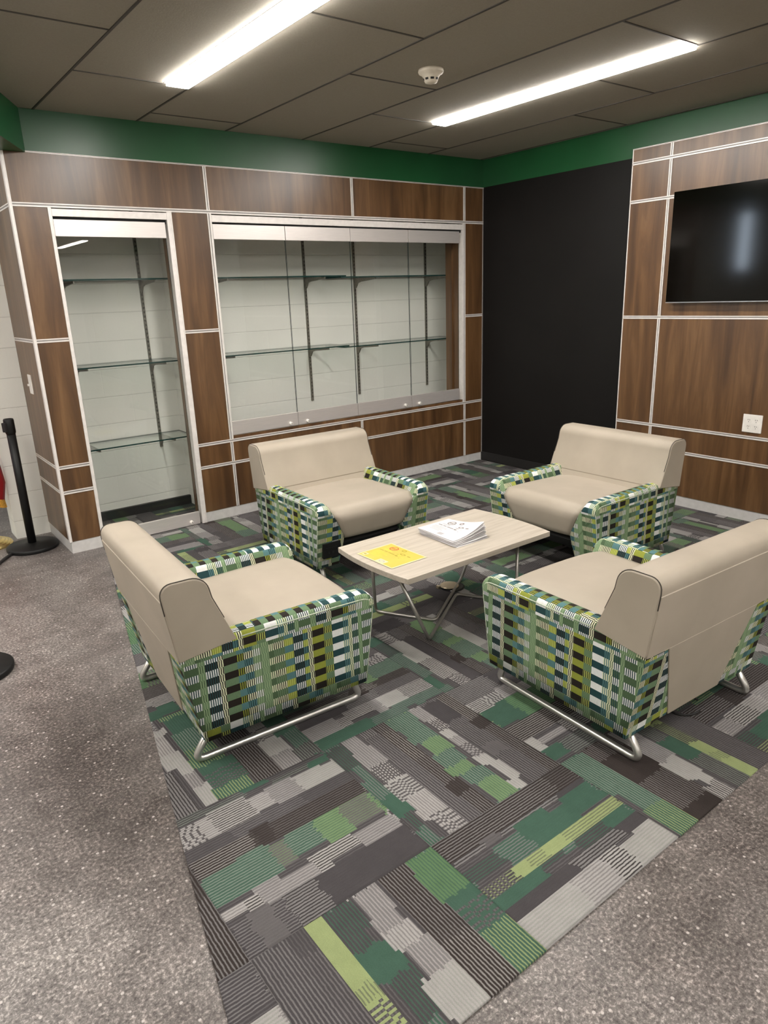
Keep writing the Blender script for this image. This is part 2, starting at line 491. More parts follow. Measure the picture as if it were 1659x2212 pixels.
def fillet(pts, r, n=6):
    """round the inner corners of a 3-D polyline"""
    P = [Vector(p) for p in pts]; out = [P[0]]
    for i in range(1, len(P) - 1):
        a, b, c = P[i - 1], P[i], P[i + 1]
        rr = r[i - 1] if isinstance(r, (list, tuple)) else r
        d1 = (a - b).normalized(); d2 = (c - b).normalized()
        t = min(rr, (a - b).length * .49, (c - b).length * .49)
        p, q = b + d1 * t, b + d2 * t
        for k in range(n + 1):
            u = k / n
            out.append(p * (1 - u) ** 2 + b * 2 * u * (1 - u) + q * u * u)
    out.append(P[-1]); return out

# ================================================================== SETTING
CZ = 2.61
BY = 0.60          # block wall plane behind the cabinets
struct(box('floor', -6.6, 1.0, -13.0, 5.0, -0.05, 0.0, M['concrete']))
struct(box('ceiling', -6.6, 1.0, -13.0, 5.0, CZ, CZ + 0.06, M['ceiling']))
g = MB()
GX = [-3.545 + 0.5855 * k for k in range(-5, 8)]
for x in GX:
    if x < 0: g.box(x - 0.006, x + 0.006, -13.0, 0.0, CZ - 0.003, CZ + 0.001)
for k, x in enumerate(GX):
    base = {0: -1.42, 1: -0.82, 2: -0.225}[(k - 4) % 3]
    y = base
    x1 = min(x + 0.5855, 0.0)
    if x > -0.05: continue
    yy = y
    while yy > -13:
        if yy < -0.02: g.box(x + 0.006, x1, yy - 0.0045, yy + 0.0045, CZ - 0.003, CZ + 0.001)
        yy -= 1.775
struct(g.build('trim_1', M['grid']))

# green bands under the ceiling
struct(box('trim_2', -3.62, 0.06, 0.004, 0.05, 2.392, CZ, M['green']))
struct(box('trim_3', 0.0, 0.05, -13.0, 0.004, 2.395, CZ, M['green']))
bm = MB()
bm.prism([(-3.62, 0.05), (-3.62, 0.004), (-4.42, -1.60), (-4.62, -1.50), (-3.86, 0.05)], 2.385, CZ, 'z')
struct(bm.build('trim_4', M['green']))
# walls
struct(box('wall_back', -3.966, 0.9, BY, BY + 0.2, 0.0, CZ, M['block']))
struct(box('baseboard_back', -3.60, 0.0, BY - 0.03, BY, 0.0, 0.072, M['blackrubber']))
struct(box('wall_right', 0.0, 0.12, -1.56, 0.02, 0.0, 2.395, M['black']))
struct(box('baseboard_right', -0.008, 0.0, -1.5, 0.0, 0.006, 0.085, M['blackrubber'], bevel=0.002))
struct(box('wall_right_far', 0.004, 0.12, -13.0, -1.56, 0.0, 2.395, M['offwall']))
struct(box('wall_front', -6.6, 0.1, -13.1, -13.0, 0.0, CZ, M['offwall']))
struct(box('wall_hall_end', -6.6, -3.0, 2.5, 2.6, 0.0, CZ, M['blockgrey']))
struct(box('baseboard_hall', -6.5, -3.9, 2.47, 2.5, 0.0, 0.10, M['whitebase']))
lw = MB()
lw.box(-6.6, -6.5, -13.0, 0.75, 0, CZ); lw.box(-6.6, -6.5, 0.95, 2.5, 0, CZ)
lw.box(-6.6, -6.5, 0.75, 0.95, 0, 1.7); lw.box(-6.6, -6.5, 0.75, 0.95, 2.52, CZ)
struct(lw.build('wall_left', M['offwall']))
w1 = struct(empty('window_1', (-6.5, 0.85, 1.7)))
box('window_pane', -6.57, -6.56, 0.75, 0.95, 1.7, 2.52, M['daylight'], w1)
wf = MB(); wf.box(-6.55, -6.48, 0.75, 0.765, 1.7, 2.52); wf.box(-6.55, -6.48, 0.935, 0.95, 1.7, 2.52); wf.box(-6.55, -6.48, 0.765, 0.935, 1.7, 1.715); wf.box(-6.55, -6.48, 0.765, 0.935, 2.505, 2.52)
wf.build('window_frame', M['bezel'], w1, bevel=0.003)
# wall closing the cabinet cavity
struct(box('wall_cavity', -2.69, -2.66, 0.10, BY, 0.0, 2.39, M['block']))
struct(box('wall_cavity_right', 0.12, 0.15, 0.02, BY, 0.0, CZ, M['block']))

# ------------------------------------------------------------------ carpet
def build_carpet():
    DG = (.060, .055, .058); BR = (.036, .029, .027); GR = (.170, .160, .162); LG = (.32, .305, .298)
    GN = (.050, .098, .072); LM = (.25, .295, .14); DK = (.022, .019, .019); GS = (.19, .215, .185); MG = (.105, .098, .100)
    LMG = (.095, .165, .082); LMG2 = (.145, .215, .110)
    NS, NT = 80, 54
    designs = {
     'A': [(0, .14, 'brown'), (.14, .19, 'grey'), (.19, .355, 'green'), (.355, .425, 'limebar'), (.425, .5, 'green'), (.5, .58, 'grey'), (.58, .76, 'white'), (.76, 1, 'grey')],
     'B': [(0, .08, 'greengrey'), (.08, .24, 'white'), (.24, .33, 'plain'), (.33, .47, 'brown'), (.47, .67, 'limegreen'), (.67, .79, 'white'), (.79, 1, 'grey')],
     'C': [(0, .11, 'green'), (.11, .26, 'white'), (.26, .37, 'grey'), (.37, .47, 'brown'), (.47, .65, 'limegreen'), (.65, .76, 'white'), (.76, .9, 'grey'), (.9, 1, 'brown')],
     'D': [(0, .16, 'grey'), (.16, .26, 'plain'), (.26, .35, 'limebar'), (.35, .5, 'green'), (.5, .66, 'white'), (.66, .84, 'brown'), (.84, 1, 'lime')],
     'F': [(0, .19, 'lime'), (.19, .45, 'dark'), (.45, .6, 'white'), (.6, .72, 'greengrey'), (.72, .82, 'limebar'), (.82, 1, 'plain')],
     'E': [(0, .2, 'grey'), (.2, .33, 'white'), (.33, .56, 'lime'), (.56, .72, 'brown'), (.72, .86, 'white'), (.86, 1, 'greengrey')]}
    Ts = 0.583
    X0, Y0 = -3.6125, -3.407       # a tile corner
    def seg(kind, r):
        q = r.rand()
        if kind == 'white':
            if q < .38: return LG, GS, .4
            if q < .62: return LG, DK, .9
            if q < .8: return GR, LG, .7
            return LG, MG, .55
        if kind == 'brown': return (BR, GR, .85) if q < .6 else ((BR, LG, .6) if q < .85 else (BR, GR, .4))
        if kind == 'limegreen': return (LMG2, GN, .6) if q < .6 else ((GN, GS, .8) if q < .85 else (MG, LMG2, .6))
        if kind == 'dark': return (BR, BR, 0) if q < .3 else (BR, GR, .7)
        if kind == 'grey': return (DG, GR, .8) if q < .5 else ((GR, DK, .85) if q < .8 else (DG, DG, 0))
        if kind == 'plain': return (DG, MG, .6) if q < .5 else ((MG, DG, .6) if q < .7 else (DG, GR, .6))
        if kind == 'green':
            return (GN, GN, 0) if q < .28 else ((GN, GR, .75) if q < .7 else (DG, GN, .8))
        if kind == 'greengrey': return (DG, GS, .65) if q < .5 else ((GN, GN, 0) if q < .75 else (GN, GR, .6))
        if kind == 'lime':
            return (GN, LM, .75) if q < .35 else ((LMG, GN, .7) if q < .47 else ((GN, GS, .8) if q < .86 else (GN, GN, 0)))
        if kind == 'limebar': return (LM, LM, 0) if q < .55 else ((LM, DG, .55) if q < .75 else (DG, LM, .7))
        return DG, DG, 0
    def ladder(A, B, Al, rows, s0, s1, r):
        k = s0
        while k < s1:
            A[rows, k] = MG; B[rows, k] = DK; Al[rows, k] = .4
            k += 2 if r.rand() < .7 else 3
    def tile_arrays(bands, r, flip):
        A = np.zeros((NT, NS, 3)); B = np.zeros((NT, NS, 3)); Al = np.zeros((NT, NS))
        A[:] = DG; B[:] = GR; Al[:] = .3
        for (t0, t1, kind) in bands:
            s = 0
            j0 = j1 = 0
            while s < NS:
                ln = int(r.randint(6, 20)) if kind not in ('brown', 'grey', 'plain', 'dark') else int(r.randint(14, 40))
                e = min(NS, s + ln)
                if kind in ('white', 'green', 'lime', 'limegreen', 'greengrey'):
                    j0 = int(r.choice([0, 0, 0, 1, 2, -1])); j1 = int(r.choice([0, 0, 0, 1, -1, -2]))
                a = max(0, int(round(t0 * NT)) + j0); b = min(NT, int(round(t1 * NT)) + j1)
                ca, cb, al = seg(kind, r)
                A[a:b, s:e] = ca; B[a:b, s:e] = cb; Al[a:b, s:e] = al
                if kind in ('white', 'limebar', 'lime') and r.rand() < .20 and e - s > 9:
                    ladder(A, B, Al, slice(a, b), s + 1, min(e, s + 12), r)
                s = e
            if kind in ('brown', 'grey') and r.rand() < .6:
                c = int(r.randint(0, NS - 12)); a = int(t0 * NT); b = int(t1 * NT)
                A[a:b, c:c + 9] = BR if kind == 'brown' else MG
                Al[a:b, c:c + 9] = .15
        # stitched look: every row ends its colours a little earlier or later
        for t in range(NT):
            q = int(r.choice([-1, 0, 0, 0, 1]))
            if q: A[t] = np.roll(A[t], q, 0); B[t] = np.roll(B[t], q, 0); Al[t] = np.roll(Al[t], q, 0)
        if flip: A = A[::-1]; B = B[::-1]; Al = Al[::-1]
        return A, B, Al
    V = []; F = []; CA = []; CB = []; UV = []
    fixed = {(0, -1): ('A', True), (-1, 0): ('B', True), (0, 0): ('C', False), (-1, -1): ('D', False), (1, -1): ('F', False), (-1, 1): ('E', False)}
    names = list(designs)
    vid = 0
    Vl, Fl, CAl, CBl, UVl = [], [], [], [], []
    for i in range(-2, 7):
        for j in range(-1, 8):
            x0 = X0 + i * Ts; y0 = Y0 + j * Ts
            if j > 5 and i > 1: continue
            r = np.random.RandomState(1000 + (i + 5) * 31 + (j + 5) * 7)
            alongx = (i + j) % 2 != 0
            if (i, j) in fixed: nm, flip = fixed[(i, j)]
            else: nm = names[r.randint(len(names))]; flip = bool(r.randint(2))
            A, B, Al = tile_arrays(designs[nm], r, flip)
            s = np.linspace(0, Ts, NS + 1); t = np.linspace(0, Ts, NT + 1)
            if alongx: xx, yy = np.meshgrid(x0 + s, y0 + t)
            else: yy, xx = np.meshgrid(y0 + s, x0 + t)
            vv = np.stack([xx.ravel(), yy.ravel(), np.full(xx.size, 0.006)], 1)
            idx = np.arange((NS + 1) * (NT + 1)).reshape(NT + 1, NS + 1) + vid
            q = np.stack([idx[:-1, :-1], idx[:-1, 1:], idx[1:, 1:], idx[1:, :-1]], -1).reshape(-1, 4)
            if not alongx: q = q[:, ::-1]
            ss, tt = np.meshgrid(s, t)
            uvv = np.stack([ss.ravel() + i * 3.1, tt.ravel() + 0.0 * j], 1)
            vid += vv.shape[0]
            Vl.append(vv); Fl.append(q); UVl.append(uvv)
            CAl.append(np.concatenate([A.reshape(-1, 3), np.ones((NS * NT, 1))], 1))
            CBl.append(np.concatenate([B.reshape(-1, 3), Al.reshape(-1, 1)], 1))
    V = np.concatenate(Vl); F = np.concatenate(Fl); CA = np.concatenate(CAl); CB = np.concatenate(CBl); UVv = np.concatenate(UVl)
    cen = V[F].mean(1)
    # left edge runs obliquely: keep what lies to its right, in front of y=-3.84 nothing
    def xl(y): return -4.375 + (y + 3.84) * (0.835 / 3.84)
    keep = (cen[:, 1] > -3.842) & (cen[:, 0] > xl(cen[:, 1]) - 0.03) & (cen[:, 0] < -0.03)
    keep &= (cen[:, 1] < 0.0) | ((cen[:, 1] < BY - 0.03) & (cen[:, 0] > -3.6) & (cen[:, 0] < -2.69))
    F = F[keep]; CA = CA[keep]; CB = CB[keep]
    me = bpy.data.meshes.new('carpet')
    me.vertices.add(len(V)); me.vertices.foreach_set('co', V.ravel().astype(np.float32))
    me.loops.add(F.size); me.loops.foreach_set('vertex_index', F.ravel().astype(np.int32))
    me.polygons.add(len(F))
    me.polygons.foreach_set('loop_start', np.arange(0, F.size, 4, dtype=np.int32))
    me.polygons.foreach_set('loop_total', np.full(len(F), 4, dtype=np.int32))
    me.update(calc_edges=True)
    uvl = me.uv_layers.new(name='UVMap')
    uvl.data.foreach_set('uv', UVv[F.ravel()].astype(np.float32).ravel())
    for nm, arr in (('colA', CA), ('colB', CB)):
        at = me.color_attributes.new(name=nm, type='FLOAT_COLOR', domain='CORNER')
        at.data.foreach_set('color', np.repeat(arr, 4, axis=0).astype(np.float32).ravel())
    me.materials.append(M['carpet'])
    bm = bmesh.new(); bm.from_mesh(me)
    # trim the front (y=-3.84) and the oblique left edge
    for co, no in (((0, -3.84, 0), (0, -1, 0)), ((-4.375, -3.84, 0), (-1, 0.835 / 3.84, 0)), ((-0.012, 0, 0), (1, 0, 0))):
        bmesh.ops.bisect_plane(bm, geom=bm.verts[:] + bm.edges[:] + bm.faces[:], plane_co=co, plane_no=no, clear_outer=True)
    loose = [v for v in bm.verts if not v.link_faces]
    bmesh.ops.delete(bm, geom=loose, context='VERTS')
    bmesh.ops.remove_doubles(bm, verts=bm.verts, dist=1e-5)
    edges = [e for e in bm.edges if e.is_boundary]
    ret = bmesh.ops.extrude_edge_only(bm, edges=edges)
    for v in [x for x in ret['geom'] if isinstance(x, bmesh.types.BMVert)]: v.co.z = 0.0005
    bm.to_mesh(me); bm.free()
    o = bpy.data.objects.new('carpet', me); COL.objects.link(o)
    tag(o, 'green, grey and lime patchwork striped carpet under the lounge chairs', 'carpet')
build_carpet()

# ------------------------------------------------------------------ ceiling lights
def ceiling_light(x0, x1, y0, y1, label, group=None):
    r = empty('ceiling_light', ((x0 + x1) / 2, (y0 + y1) / 2, CZ))
    box('diffuser', x0 + .004, x1 - .004, y0 + .004, y1 - .004, CZ - 0.016, CZ - 0.002, M['lamp'], r, bevel=.004)
    f = MB()
    f.box(x0 - .003, x0 + .004, y0, y1, CZ - 0.002, CZ); f.box(x1 - .004, x1 + .003, y0, y1, CZ - 0.002, CZ)
    f.box(x0, x1, y0 - .003, y0 + .004, CZ - 0.002, CZ); f.box(x0, x1, y1 - .004, y1 + .003, CZ - 0.002, CZ)
    f.build('frame', M['alu'], r)
    tag(r, label, 'ceiling light', group)
ceiling_light(-3.098, -2.970, -2.59, -0.83, 'recessed white strip light running out at the top edge of the photo')
ceiling_light(-1.312, -1.188, -2.59, -0.83, 'recessed white strip light to the right of the smoke detector')
for k, (x, y) in enumerate(((-1.245, -5.9), (-3.03, -5.9), (-4.90, -6.4), (-5.9, -2.6), (-4.95, -2.6), (-0.97, -10.3), (-3.03, -10.3), (-5.9, -9.4))):  # unseen strips added to light the room; one follows the door glass reflection
    ceiling_light(x - .055, x + .055, y, y + 1.76, 'recessed strip light added to the ceiling outside the view', 'strip lights added outside the view')
ceiling_light(-5.3, -5.19, 0.9, 2.3, 'recessed strip light added unseen over the hall beyond the block wall')  # unseen fixture, added to light the hall

# smoke detector
sd = empty('smoke_detector', (-2.054, -1.678, CZ))
m = MB(); m.lathe([(0.062, 0), (0.064, -0.010), (0.060, -0.018), (0.048, -0.024), (0.040, -0.034), (0.034, -0.050), (0.030, -0.058), (0.012, -0.063), (0.001, -0.063)], (-2.054, -1.678, CZ), 40)
m.build('housing', M['smoke'], sd, smooth=True)
for k in range(8):
    a = 2 * PI * k / 8 + 0.25
    m = MB()
    v = []
    for (rr, zz) in ((0.0375, -0.0405), (0.0345, -0.0495)):
        for da in (-.24, -.08, .08, .24):
            v.append((-2.054 + (rr + .0012) * math.cos(a + da), -1.678 + (rr + .0012) * math.sin(a + da), CZ + zz))
    m.add(v, [(0, 1, 5, 4), (1, 2, 6, 5), (2, 3, 7, 6)])
    m.build('vent_slot', M['void'], sd)
tag(sd, 'cream round smoke detector on the ceiling between the strip lights', 'smoke detector')

# ================================================================== PANELLED FACADE (y = 0)
fac = empty('wood_wall_panelling', (-1.87, 0.0, 0.0))
tag(fac, 'walnut wall panelling with metal trim around the glass cases', 'wall panelling')
RZ = [0.08, 0.41, 0.574, 1.352, 2.112, 2.389]
def hrail(parent, x0, x1, z, h=0.022, y=0.0, name='metal_trim'):
    m = MB()
    m.box(x0, x1, y - .004, y + .010, z - h / 2, z - h / 2 + h * .33, 0)
    m.box(x0, x1, y - .001, y + .010, z - h / 2 + h * .33, z + h / 2 - h * .27, 1)
    m.box(x0, x1, y - .004, y + .010, z + h / 2 - h * .27, z + h / 2, 0)
    return m.build(name, [M['alu'], M['aludark']], parent)
def vrail(parent, x, z0, z1, h=0.022, y=0.0, name='metal_trim'):
    m = MB()
    m.box(x - h / 2, x - h / 2 + h * .33, y - .004, y + .010, z0, z1, 0)
    m.box(x - h / 2 + h * .33, x + h / 2 - h * .30, y - .001, y + .010, z0, z1, 1)
    m.box(x + h / 2 - h * .30, x + h / 2, y - .004, y + .010, z0, z1, 0)
    return m.build(name, [M['alu'], M['aludark']], parent)
def panel(x0, x1, z0, z1, parent=fac):
    return box('wood_panel', x0, x1, 0.0, 0.02, z0, z1, M['wood'], parent, bevel=.0008, seg=1)
XL = -3.748
h2 = .011
for a, b in ((XL + .012, -2.566), (-2.544, -1.398), (-1.376, -0.239), (-0.217, -0.010)):
    panel(a, b, 2.123, 2.385)
for z0, z1 in ((0.08, .40), (.42, .563), (.585, 1.343), (1.365, 2.101)):
    panel(XL + .012, -3.554, z0, z1)
    panel(-2.811, -2.566, z0, z1)
for z0, z1 in ((0.08, .40), (.42, .563), (.585, 1.331), (1.353, 2.101)):
    panel(-0.217, -0.010, z0, z1)
for z0, z1 in ((0.08, .40), (.42, .563)):
    panel(-2.544, -1.398, z0, z1); panel(-1.376, -0.239, z0, z1)
hrail(fac, XL + .010, 0.0, 2.389, .008)
hrail(fac, XL + .010, -0.002, 2.112)
hrail(fac, XL + .010, -3.554, 1.354); hrail(fac, -2.811, -2.566, 1.354); hrail(fac, -0.217, -0.008, 1.342)
for z in (.574, .41):
    hrail(fac, XL + .010, -3.554, z); hrail(fac, -2.811, -0.008, z)
for x in (-2.555, -1.387, -0.228):
    vrail(fac, x, 2.123, 2.385)
vrail(fac, -2.555, 0.08, .40); vrail(fac, -2.555, .42, .563); vrail(fac, -2.555, .585, 2.101)
vrail(fac, -1.387, 0.08, .40); vrail(fac, -1.387, .42, .563)
vrail(fac, -0.228, 0.08, .40); vrail(fac, -0.228, .42, .563); vrail(fac, -0.228, .585, 2.101)
box('metal_trim', -0.010, -0.001, -.003, .012, .08, 2.389, M['aludark'], fac)
# corner post and end return
m = MB(); m.box(XL - .005, XL + .011, -.005, .012, .078, 2.392); m.box(XL - .005, XL + .004, .010, .030, .078, 2.392)
m.build('corner_trim', M['alu'], fac, bevel=.001)
for z0, z1 in ((0.08, .40), (.42, .563), (.585, 1.343), (1.365, 2.101), (2.123, 2.385)):
    box('end_panel', XL, XL + .02, .030, BY, z0, z1, M['wood'], fac, bevel=.0008, seg=1)
for z in (.41, .574, 1.354, 2.112):
    m = MB(); m.box(XL - .002, XL + .010, .03, BY, z - .011, z - .004, 0); m.box(XL + .002, XL + .010, .03, BY, z - .004, z + .004, 1); m.box(XL - .002, XL + .010, .03, BY, z + .004, z + .011, 0)
    m.build('metal_trim', [M['alu'], M['aludark']], fac)
# light baseboards (toe kick) below the panels
struct(box('baseboard_left', XL + .004, -3.55, 0.003, 0.018, 0.0, 0.08, M['whitebase']))
struct(box('baseboard_left_end', XL + .003, XL + .018, 0.018, BY, 0.0, 0.08, M['whitebase']))
struct(box('baseboard_centre', -2.811, -0.008, 0.003, 0.018, 0.0, 0.08, M['whitebase']))

# light switch on the end return
sw = empty('light_switch', (XL, .33, 1.02))
box('switch_plate', XL - .006, XL, .285, .372, 1.015, 1.138, M['white'], sw, bevel=.002)
box('switch_lever', XL - .022, XL - .006, .325, .335, 1.066, 1.080, M['white'], sw, bevel=.001)
tag(sw, 'white light switch on the narrow end of the wood panelling', 'light switch')

# ------------------------------------------------------------------ tall display case
tc_ = empty('display_case', (-3.18, 0.0, 0.0))
tag(tc_, 'tall narrow recessed display case with a single glass door to the floor', 'display case')
m = MB(); m.box(-3.554, -3.534, -.006, .05, .0065, 2.101); m.box(-2.845, -2.811, -.006, .05, .0065, 2.101); m.box(-3.534, -2.845, -.004, .05, 2.054, 2.095)
m.box(-2.819, -2.811, -.009, .0, .0065, 2.101)
m.build('frame', M['alu'], tc_, bevel=.0015)
m = MB(); m.box(-2.845, -2.815, .05, .105, 0.0065, 2.101); m.box(-3.554, -3.534, .05, .105, 0.0065, 2.101)
m.build('jamb_lining', M['wood'], tc_)
box('top_gap', -3.534, -2.845, .018, .05, 2.030, 2.054, M['void'], tc_)
def case_door(parent, x0, x1, zb0, zb1, zt0, zt1, lock_x=None, lock_z=None):
    d = empty('door', ((x0 + x1) / 2 - parent.location[0], 0.0 - parent.location[1], zb0 - parent.location[2])); d.parent = parent
    m = MB(); m.box(x0, x1, -.004, .016, zt0, zt1); m.build('top_rail', M['brushed'], d, bevel=.0012)
    m = MB(); m.box(x0, x1, -.004, .016, zb0, zb1); m.build('bottom_rail', M['brushed'], d, bevel=.0012)
    g_ = MB(); g_.add([(x0 + .001, .006, zb1), (x1 - .001, .006, zb1), (x1 - .001, .006, zt0), (x0 + .001, .006, zt0)], [(0, 1, 2, 3)])
    # glass sheet with a ground edge all round
    g_.box(x0, x0 + .0016, .004, .008, zb1, zt0, 1); g_.box(x1 - .0016, x1, .004, .008, zb1, zt0, 1)
    g_.build('glass_pane', [M['glass'], M['doorglassedge']], d)
    if lock_x is not None:
        l = MB(); l.tube([(lock_x, -.004, lock_z), (lock_x, -.016, lock_z), (lock_x, -.024, lock_z)], [.013, .013, .010], 20)
        l.box(lock_x - .0015, lock_x + .0015, -.0255, -.0235, lock_z - .006, lock_z + .006, 1)
        l.build('lock', [M['white'], M['void']], d, smooth=False)
    return d
case_door(tc_, -3.533, -2.861, 0.010, 0.100, 1.944, 2.038, -2.928, .034)
# wide case
wc = empty('display_case', (-1.39, 0.0, .585))
tag(wc, 'wide recessed display case with four glass doors side by side', 'display case')
m = MB(); m.box(-2.544, -2.537, -.004, .05, .585, 2.101); m.box(-0.251, -0.239, -.005, .05, .585, 2.101); m.box(-2.537, -0.251, -.004, .05, 2.050, 2.093)
m.build('frame', M['alu'], wc, bevel=.001)
m = MB(); m.box(-0.251, -0.235, .05, .215, .585, 2.101); m.box(-2.555, -2.537, .05, .215, .585, 2.101)
m.box(-2.537, -0.251, .0, .10, .578, .606); m.box(-.268, -.251, .120, .135, .606, 2.05)
m.build('jamb_lining', M['wood'], wc)
box('top_gap', -2.537, -0.251, .018, .05, 2.030, 2.050, M['void'], wc)
case_door(wc, -2.536, -1.988, .612, .710, 1.943, 2.037, -2.056, .632)
case_door(wc, -1.984, -1.423, .612, .710, 1.943, 2.037, -1.906, .632)
case_door(wc, -1.419, -0.852, .612, .710, 1.943, 2.037, -0.925, .636)
case_door(wc, -0.846, -0.290, .612, .710, 1.943, 2.037, -0.769, .634)

# ------------------------------------------------------------------ shelf standards, brackets, glass shelves
def standard(x, z0, z1, label):
    m = MB(); m.box(x - .010, x + .010, BY - .013, BY, z0, z1)
    k = z0 + .03
    while k < z1 - .02:
        m.box(x - .0045, x - .0015, BY - .0138, BY - .0125, k, k + .014, 1); m.box(x + .0015, x + .0045, BY - .0138, BY - .0125, k, k + .014, 1); k += .030
    o = m.build('shelf_standard', [M['iron'], M['void']])
    tag(o, label, 'shelf standard', 'slotted shelf standards in the glass cases')
SX = {'t1': -3.40, 't2': -2.865, 'w0': -2.33, 'w1': -1.485, 'w2': -0.98, 'w3': -0.165}
standard(SX['t1'], .49, 2.30, 'slotted metal standard at the left of the tall display case')
standard(SX['t2'], .49, 2.30, 'slotted metal standard at the right of the tall display case')
standard(SX['w0'], .685, 2.30, 'leftmost slotted metal standard in the wide display case')
standard(SX['w1'], .685, 2.30, 'slotted metal standard left of the centre of the wide display case')
standard(SX['w2'], .685, 2.30, 'slotted metal standard right of the centre of the wide display case')
standard(SX['w3'], .685, 2.30, 'rightmost slotted metal standard in the wide display case')
def shelf(x0, x1, z, bx, label, grp):
    r = empty('glass_shelf', ((x0 + x1) / 2, .43, z))
    y0, y1 = .275, .575
    m = MB()
    m.box(x0, x1, y0, y1, z, z + .0095)
    # the two large faces are clear, the four edges green
    m.m = [0, 0, 1, 1, 1, 1]
    m.build('shelf_pane', [M['shelfglass'], M['glassedge']], r)
    for b in bx:
        q = MB()
        q.prism([(y0 + .012, z - .001), (BY - .012, z - .001), (BY - .012, z - .085), (BY - .030, z - .078), (BY - .060, z - .040), (BY - .10, z - .030), (y0 + .012, z - .014)], b - .005, b + .005, 'x')
        q.box(b - .004, b + .004, y0 + .006, y0 + .014, z - .014, z + .006)
        q.build('bracket', M['iron'], r)
    tag(r, label, 'glass shelf', grp)
gt = 'glass shelves in the tall display case'; gw = 'glass shelves in the wide display case'
shelf(-3.58, -2.72, 1.702, (SX['t1'], SX['t2']), 'top glass shelf in the tall display case', gt)
shelf(-3.58, -2.72, 1.145, (SX['t1'], SX['t2']), 'middle glass shelf in the tall display case', gt)
shelf(-3.58, -2.72, .594, (SX['t1'], SX['t2']), 'lowest glass shelf in the tall display case', gt)
shelf(-2.62, -1.285, 1.700, (SX['w0'], SX['w1']), 'upper left glass shelf in the wide display case', gw)
shelf(-1.335, -0.02, 1.690, (SX['w2'], SX['w3']), 'upper right glass shelf in the wide display case', gw)
shelf(-2.62, -1.285, 1.145, (SX['w0'], SX['w1']), 'lower left glass shelf in the wide display case', gw)
shelf(-1.335, -0.02, 1.135, (SX['w2'], SX['w3']), 'lower right glass shelf in the wide display case', gw)

# ================================================================== RIGHT WALL PANELLING (x = PX)
PX = -0.07
rp = empty('wood_wall_panelling', (PX, -3.0, 0.0))
tag(rp, 'walnut wall panelling with metal trim behind the television', 'wall panelling')
YE = -1.508; YV = -1.802; YF = -4.6
def rpanel(y0, y1, z0, z1): return box('wood_panel', PX, PX + .02, y1, y0, z0, z1, M['wood'], rp, bevel=.0008, seg=1)
def rh(y0, y1, z, h=.021):
    m = MB(); m.box(PX - .004, PX + .008, y1, y0, z - h / 2, z - h / 2 + h * .36, 0); m.box(PX - .001, PX + .008, y1, y0, z - h / 2 + h * .36, z + h / 2 - h * .27, 1); m.box(PX - .004, PX + .008, y1, y0, z + h / 2 - h * .27, z + h / 2, 0)
    m.build('metal_trim', [M['alu'], M['aludark']], rp)
def rv(y, z0, z1, h=.021):
    m = MB(); m.box(PX - .004, PX + .008, y - h / 2, y - h / 2 + h * .33, z0, z1, 0); m.box(PX - .001, PX + .008, y - h / 2 + h * .33, y + h / 2 - h * .33, z0, z1, 1); m.box(PX - .004, PX + .008, y + h / 2 - h * .33, y + h / 2, z0, z1, 0)
    m.build('metal_trim', [M['alu'], M['aludark']], rp)
ZR = [.08, .397, .570, 1.328, 2.101, 2.346]
for a, b in zip([.08, .408, .581, 1.339, 2.112, 2.357], [.386, .559, 1.317, 2.090, 2.335, 2.432]):
    rpanel(YE - .006, YV + .011, a, b)
    if abs(a - 1.339) > .01 and abs(a - 2.112) > .01: rpanel(YV - .011, YF, a, b)
rpanel(YV - .011, YF, 1.339, 2.335)
for z in (.397, .570, 1.328, 2.346): rh(YE, YF, z)
rh(YE, -1.90, 2.101)
rh(YE, YF, 2.435, .007)
for z0, z1 in ((.08, .386), (.408, .559), (.581, 1.317), (1.339, 2.090), (2.112, 2.335), (2.357, 2.432)): rv(YV, z0, z1)
m = MB(); m.box(PX - .004, -.001, YE - .007, YE, .08, 2.439); m.build('corner_trim', M['alu'], rp, bevel=.001)
struct(box('baseboard_right_panel', PX + .004, PX + .02, YF, YE, 0.0, .078, M['whitebase']))
struct(box('wall_right_end', -0.07, 0.004, YF - .1, YF, 0.0, 2.4, M['offwall']))

# television
TY0, TY1, TZ0, TZ1 = -1.876, -3.115, 1.425, 2.122
tv = empty('television', (PX - .03, (TY0 + TY1) / 2, TZ0))
box('cabinet', PX - .045, PX - .022, TY1 + .01, TY0 - .01, TZ0 + .02, TZ1 - .01, M['bezel'], tv, bevel=.004)
box('screen', PX - .0555, PX - .045, TY1, TY0, TZ0 + .006, TZ1, M['screen'], tv, bevel=.001)
box('lower_edge', PX - .0565, PX - .040, TY1, TY0, TZ0, TZ0 + .0055, M['silver'], tv)
box('wall_bracket', PX - .022, PX - .002, -2.7, -2.3, TZ0 + .15, TZ1 - .15, M['bezel'], tv)
tag(tv, 'large black flat television hung on the walnut panelling', 'television')

# outlet plate
op = empty('power_outlet', (PX, -2.527, .605))
box('cover_plate', PX - .006, PX, -2.593, -2.469, .605, .722, M['white'], op, bevel=.002)
for yy in (-2.508, -2.556):
    for zz in (.641, .683):
        m = MB()
        m.tube([(PX - .0062, yy, zz), (PX - .0078, yy, zz)], .0165, 20)
        ob = m.build('socket', M['white'], op)
        q = MB(); q.box(PX - .0083, PX - .0076, yy + .004, yy + .0065, zz + .001, zz + .009); q.box(PX - .0083, PX - .0076, yy - .0065, yy - .004, zz + .001, zz + .008); q.box(PX - .0083, PX - .0076, yy - .002, yy + .002, zz - .010, zz - .006)
        q.build('socket_slots', M['void'], ob)
tag(op, 'white double power outlet plate low on the right-hand panelling', 'power outlet')

